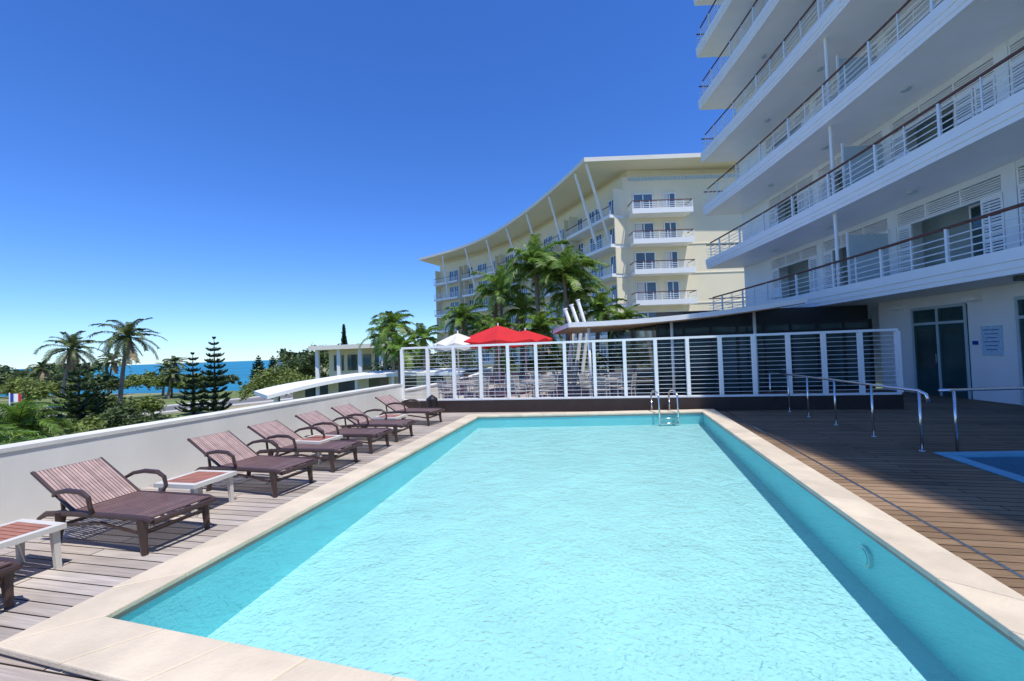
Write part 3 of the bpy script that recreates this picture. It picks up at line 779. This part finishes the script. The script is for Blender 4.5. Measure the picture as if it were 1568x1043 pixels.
palm(-59.5, 55, -5, 4.0, 3.9, 24, 'leafd', (1.5, 0), .2, dry=7, wind=.5, lw=.09, ll=.22, name='coconut_palm')
palm(-41.5, 44, -5, 4.6, 3.5, 26, 'leafd', (1.0, 0), .2, dry=7, wind=.4, lw=.08, ll=.22, name='coconut_palm')
for (x, y, zt, L) in [(-89, 92, 2.6, 3.6), (-76, 93, 1.8, 3.2), (-100, 88, 1.5, 3.4), (-55, 100, 1.0, 3), (-66, 80, -.5, 2.6), (-93, 75, -.6, 2.8), (-72, 86, .6, 2.8)]:
    palm(x, y, -5, zt, L, 18, 'leafd', (1, 0), .2, dry=4, wind=.5, lw=.2, ll=.24, name='coconut_palm', n=12)
for (x, y, zb, zt, L, nf) in [(1.6, 24, 0, 6.6, 2.7, 26), (3.2, 23.5, 0, 6.0, 2.7, 26), (4.1, 25, 0, 5.0, 2.4, 20), (-.6, 26, 0, 5.5, 2.4, 22), (.6, 27.5, 0, 4.4, 2.3, 20),
                              (-3.1, 29, -5, 4.1, 2.2, 20), (-2.3, 31, -5, 3.4, 2.2, 18), (-8.9, 31, -5, 3.9, 2.5, 18), (-10.2, 33, -5, 3.3, 2.4, 16), (-6.4, 31, -5, 2.9, 2.0, 18),
                              (-7.6, 28, -5, 2.1, 1.9, 20), (5.6, 20.5, 0, 2.9, 1.5, 18), (1.6, 21.5, 0, 2.8, 1.7, 18), (-1.0, 23.5, 0, 2.9, 1.7, 18), (4.6, 23, 0, 3.8, 1.9, 18)]:
    palm(x, y, zb, zt, L, nf, 'leafy', (R.uniform(-.3, .3), 0), .13, dry=1, wind=.35, lw=.065, ll=.32)
palm(-20, 15.5, -5, -1.5, 2.4, 22, 'leafy', (0, 0), .15, dry=0, lw=.07, ll=.3)
palm(-26, 22, -5, -1.3, 2.5, 22, 'leafy', (0, 0), .15, dry=0, lw=.07, ll=.3)
palm(-17.5, 14, -5, -1.8, 2.2, 20, 'leafy', (0, 0), .15, dry=0, lw=.07, ll=.3)

def pine(x, y, z0, H, W, name='norfolk_pine', tiers=15, key='pine', lw=.17, nb=8):
    mb = MB(); mb.tube([(x, y, z0), (x, y, z0 + H * .5), (x, y, z0 + H)], [.2, .12, .02], 'bark', 8)
    for t in range(tiers):
        f = t / (tiers - 1); z = z0 + H * (.08 + .90 * f); rad = W * (1 - f) ** .7 * R.uniform(.8, 1.08) + .16
        for b in range(nb):
            az = 2 * math.pi * b / nb + t * .7 + R.uniform(-.12, .12); rr = rad * R.uniform(.75, 1.1)
            n = max(4, int(rr / .12)); pv_ = Vector((x, y, z))
            for s in range(n):
                q = (s + 1) / n
                pt = Vector((x + rr * q * math.cos(az), y + rr * q * math.sin(az), z - .14 * rr * math.sin(q * 3.14) + .20 * rr * q * q))
                d = (pt - pv_).normalized(); sd = Vector((-math.sin(az), math.cos(az), 0))
                wd = .28 * rad * (1 - .4 * q) * R.uniform(.7, 1.2)
                for sg in (-1, 1):
                    e = pt + sd * sg * wd + d * wd * .6 + Vector((0, 0, R.uniform(.0, .14)))
                    mb.face([pt - d * lw * .5, pt + d * lw * .5, e + d * lw * .35, e - d * lw * .35], key)
                    e2 = pt + sd * sg * wd * .4 + Vector((0, 0, lw * R.uniform(.5, 1.3))); mb.face([pt - d * lw * .7, pt + d * lw * .7, e2], key)
                    e3 = pt + sd * sg * wd * .5 - Vector((0, 0, lw * R.uniform(.3, .9))); mb.face([pt - d * lw * .7, pt + d * lw * .7, e3], key)
                mb.face([pv_ + Vector((0, 0, .05)), pv_ - Vector((0, 0, .06)), pt - Vector((0, 0, .05)), pt + Vector((0, 0, .04))], key)
                pv_ = pt
    mb.obj(name)
pine(-37.8, 53, -5, 9.9, 2.1, tiers=13)
pine(-41.3, 54, -5, 8.0, 1.8, tiers=11)
pine(-40.5, 39, -5, 6.9, 2.3, tiers=10)
pine(-41.5, 42, -5, 5.2, 1.9, tiers=8)
pine(-47, 47, -5, 4.6, 1.8, tiers=8)
pine(-45, 112, -5, 15.5, 1.3, name='cook_pine', tiers=28, lw=.35)
pine(-79, 130, -5, 8.0, 2.6, name='cook_pine', tiers=12, lw=.3)
pine(-86, 150, -5, 8.0, 2.6, name='cook_pine', tiers=12, lw=.3)

def leaves(name, blobs, n, size, key, trunks=()):
    B = np.array(blobs, float); vol = (B[:, 3] * B[:, 4] * B[:, 5]) ** .66; pr = vol / vol.sum()
    nc = max(20, n // 45)
    bi = NR.choice(len(B), nc, p=pr); d = NR.normal(size=(nc, 3)); d /= np.linalg.norm(d, axis=1)[:, None]
    d[:, 2] = np.abs(d[:, 2]) * 1.0 - .25 * (NR.rand(nc) < .3)
    cc = B[bi, :3] + d * B[bi, 3:6] * (.55 + .45 * NR.rand(nc, 1)); cr = B[bi, 3:6].mean(axis=1) * (.16 + .14 * NR.rand(nc))
    ci = NR.randint(0, nc, n); q = NR.normal(size=(n, 3)) * .6
    P = cc[ci] + q * cr[ci][:, None]
    a = NR.normal(size=(n, 3)); a[:, 2] *= .5; a /= np.linalg.norm(a, axis=1)[:, None]
    b = np.cross(a, NR.normal(size=(n, 3))); b /= np.linalg.norm(b, axis=1)[:, None]
    sz = size * (.6 + .8 * NR.rand(n, 1))
    V = np.stack([P - a * sz, P + b * sz * .45, P + a * sz, P - b * sz * .45], 1).reshape(-1, 3)
    mb = MB(); mb.v = [tuple(v) for v in V.tolist()]; mb.f = [(4 * i, 4 * i + 1, 4 * i + 2, 4 * i + 3) for i in range(n)]; mb.mi(key); mb.m = [0] * n
    for (x, y, z0, z1) in trunks: mb.tube([(x, y, z0), (x + .1, y, (z0 + z1) / 2), (x, y, z1)], [.18, .13, .06], 'bark', 7)
    mb.obj(name)
def row(n, fx, fy, fz, r):
    return [(fx(t) + R.uniform(-1, 1) * r * .5, fy(t) + R.uniform(-1, 1) * r * .5, fz + R.uniform(-.3, .3) * r * .6, r * R.uniform(.6, 1.1), r * R.uniform(.6, 1.1), r * R.uniform(.6, 1.0)) for t in np.linspace(0, 1, n)]
leaves('shrub_bed', row(14, lambda t: -34 + 16 * t, lambda t: 31 - 11 * t, -3.9, 1.8), 14000, .16, 'shrub')
leaves('shrub_bed', row(12, lambda t: -52 + 20 * t, lambda t: 41 - 3 * t, -4.1, 2.0), 12000, .19, 'shrub2')
leaves('shrub_bed', row(10, lambda t: -20 + 8 * t, lambda t: 23 + 6 * t, -4.1, 1.4), 8000, .13, 'shrub')
leaves('shrub_bed', row(9, lambda t: -58 + 14 * t, lambda t: 56 - 6 * t, -3.8, 2.0), 8000, .22, 'shrub')
leaves('hedge', row(10, lambda t: 0 + 11 * t, lambda t: 22.5, .8, 1.1), 9000, .1, 'shrub2')
leaves('tree', [(-27, 48, -1.2, 3.0, 2.5, 1.8), (-24, 46, -1.6, 2.2, 2.5, 1.6), (-29.5, 48, -2.2, 2.0, 2, 1.6)], 7000, .17, 'shrub', [(-27, 48, -5, -1), (-24, 46, -5, -1.4)])
leaves('tree', [(-40, 88, 0.5, 5, 4, 3.2), (-34, 86, .5, 4, 4, 2.6), (-46, 90, -1.2, 4, 4, 2.6), (-29, 86, -.5, 4, 4, 2.4)], 9000, .36, 'shrub2', [(-40, 88, -5, 0), (-34, 86, -5, 0), (-46, 90, -5, -1)])
leaves('tree', [(-30, 76, -1.6, 3.2, 3, 2.2), (-26, 72, -1.6, 3, 3, 2.2), (-22, 70, -2, 3, 3, 2.2)], 7000, .3, 'shrub', [(-30, 76, -5, -1), (-26, 72, -5, -1)])
leaves('tree', [(-67, 82, -2.4, 3, 3, 1.8), (-60, 80, -2.6, 3, 3, 1.6), (-74, 84, -2.2, 3, 3, 1.9)], 7000, .3, 'shrub', [(-67, 82, -5, -2)])
leaves('tree', [(-86, 74, -2.2, 4, 3, 1.8), (-78, 70, -2.6, 3, 3, 1.5), (-93, 78, -2.0, 4, 3, 2.0)], 7000, .3, 'shrub', [(-86, 74, -5, -2)])
leaves('tree', [(-100, 92, -2.4, 5, 3, 2), (-90, 92, -2.6, 4, 3, 1.8), (-112, 96, -2.0, 5, 3, 2.4), (-125, 98, -1.6, 6, 3, 2.8)], 8000, .4, 'shrub2', [(-100, 92, -5, -2)])
leaves('tree', [(-50, 98, -2.0, 4, 3, 2.2), (-56, 99, -2.6, 3, 3, 2.0)], 4000, .35, 'shrub2', [(-50, 98, -5, -2)])
leaves('distant_trees', row(18, lambda t: -118 + 70 * t, lambda t: 104, -3.7, 2.4), 8000, .36, 'shrub2')
leaves('distant_trees', row(20, lambda t: -250 + 82 * t, lambda t: 190 - 25 * t, -3.0, 5.8), 11000, .8, 'shrub2')
leaves('distant_trees', row(10, lambda t: -90 + 60 * t, lambda t: 170, -1, 6), 8000, .8, 'shrub2')
leaves('tree', [(-9, 36, -.5, 3, 2.5, 2.2), (-5, 36, 0, 2.5, 2.5, 2.0), (-12, 38, -1.5, 2.5, 2.5, 1.8)], 8000, .15, 'shrub2', [(-9, 36, -5, 0)])

def lamp(x, y, h):
    mb = MB(); mb.tube([(x, y, -4.8), (x, y, -4.8 + h), (x + .5, y, -4.8 + h + .5)], [.09, .06, .05], 'white', 8); mb.box((x + .75, y, -4.8 + h + .52), (.6, .25, .1), 'alu'); mb.obj('street_lamp')
lamp(-33, 58, 5.5); lamp(-31, 75, 5.5)
mb = MB(); mb.tube([(-48.5, 40.3, -5), (-48.5, 40.3, -.6)], .05, 'white', 8)
for i, k in enumerate(('blue', 'white', 'red')):
    for j in range(3):
        x0 = -48.5 + (i * 3 + j) * .13; y0 = 40.3 + .08 * math.sin((i * 3 + j) * 1.1); y1 = 40.3 + .08 * math.sin((i * 3 + j + 1) * 1.1)
        mb.face([(x0, y0, -1.5), (x0 + .13, y1, -1.52), (x0 + .13, y1, -.72), (x0, y0, -.7)], k)
mb.obj('flag')
mb = MB(); mb.prism([(-62, 50), (-57, 49), (-56, 53), (-61, 54)], -3.2, -2.9, 'glassb')
for x, y in ((-61.5, 50.4), (-57.4, 49.6), (-56.6, 52.6), (-60.6, 53.4)): mb.tube([(x, y, -5), (x, y, -3.2)], .1, 'white', 6)
mb.obj('bus_shelter')

# ------------------------------------------------------------------ light, sky, camera
ts = Vector((0.218, -0.33, 1.0)).normalized()
sd_ = bpy.data.lights.new('sun', 'SUN'); sd_.energy = 4.6; sd_.angle = math.radians(.5); sd_.color = (1, .96, .89)
so = bpy.data.objects.new('sun', sd_); COL.objects.link(so); so.rotation_euler = ts.to_track_quat('Z', 'Y').to_euler(); so.location = (20, -20, 60)
w = bpy.data.worlds.new('World'); scene.world = w; w.use_nodes = True
nt = w.node_tree; bg_ = nt.nodes['Background']
sk = nt.nodes.new('ShaderNodeTexSky'); sk.sky_type = 'NISHITA'; sk.sun_disc = False
sk.sun_elevation = math.asin(ts.z); sk.sun_rotation = math.atan2(ts.x, ts.y)
sk.air_density = 1.0; sk.dust_density = 0.0; sk.ozone_density = 1.5; sk.altitude = 0
hs = nt.nodes.new('ShaderNodeHueSaturation'); hs.inputs['Saturation'].default_value = 1.2
tm_ = nt.nodes.new('ShaderNodeVectorMath'); tm_.operation = 'MULTIPLY'; tm_.inputs[1].default_value = (0.60, 0.86, 1.40)
nt.links.new(sk.outputs[0], hs.inputs['Color']); nt.links.new(hs.outputs[0], tm_.inputs[0]); nt.links.new(tm_.outputs[0], bg_.inputs[0]); bg_.inputs[1].default_value = 0.145
cd = bpy.data.cameras.new('camera'); cd.sensor_width = 36; cd.lens = 36 * 640 / 1568; cd.clip_start = .05; cd.clip_end = 20000
co = bpy.data.objects.new('camera', cd); COL.objects.link(co)
co.matrix_world = Matrix.Translation((0, 0, 1.7)) @ Matrix.Rotation(math.radians(90 + 1.48), 4, 'X') @ Matrix.Rotation(math.radians(-2.0), 4, 'Z')
scene.camera = co
scene.view_settings.view_transform = 'Standard'; scene.view_settings.look = 'None'; scene.view_settings.exposure = 0
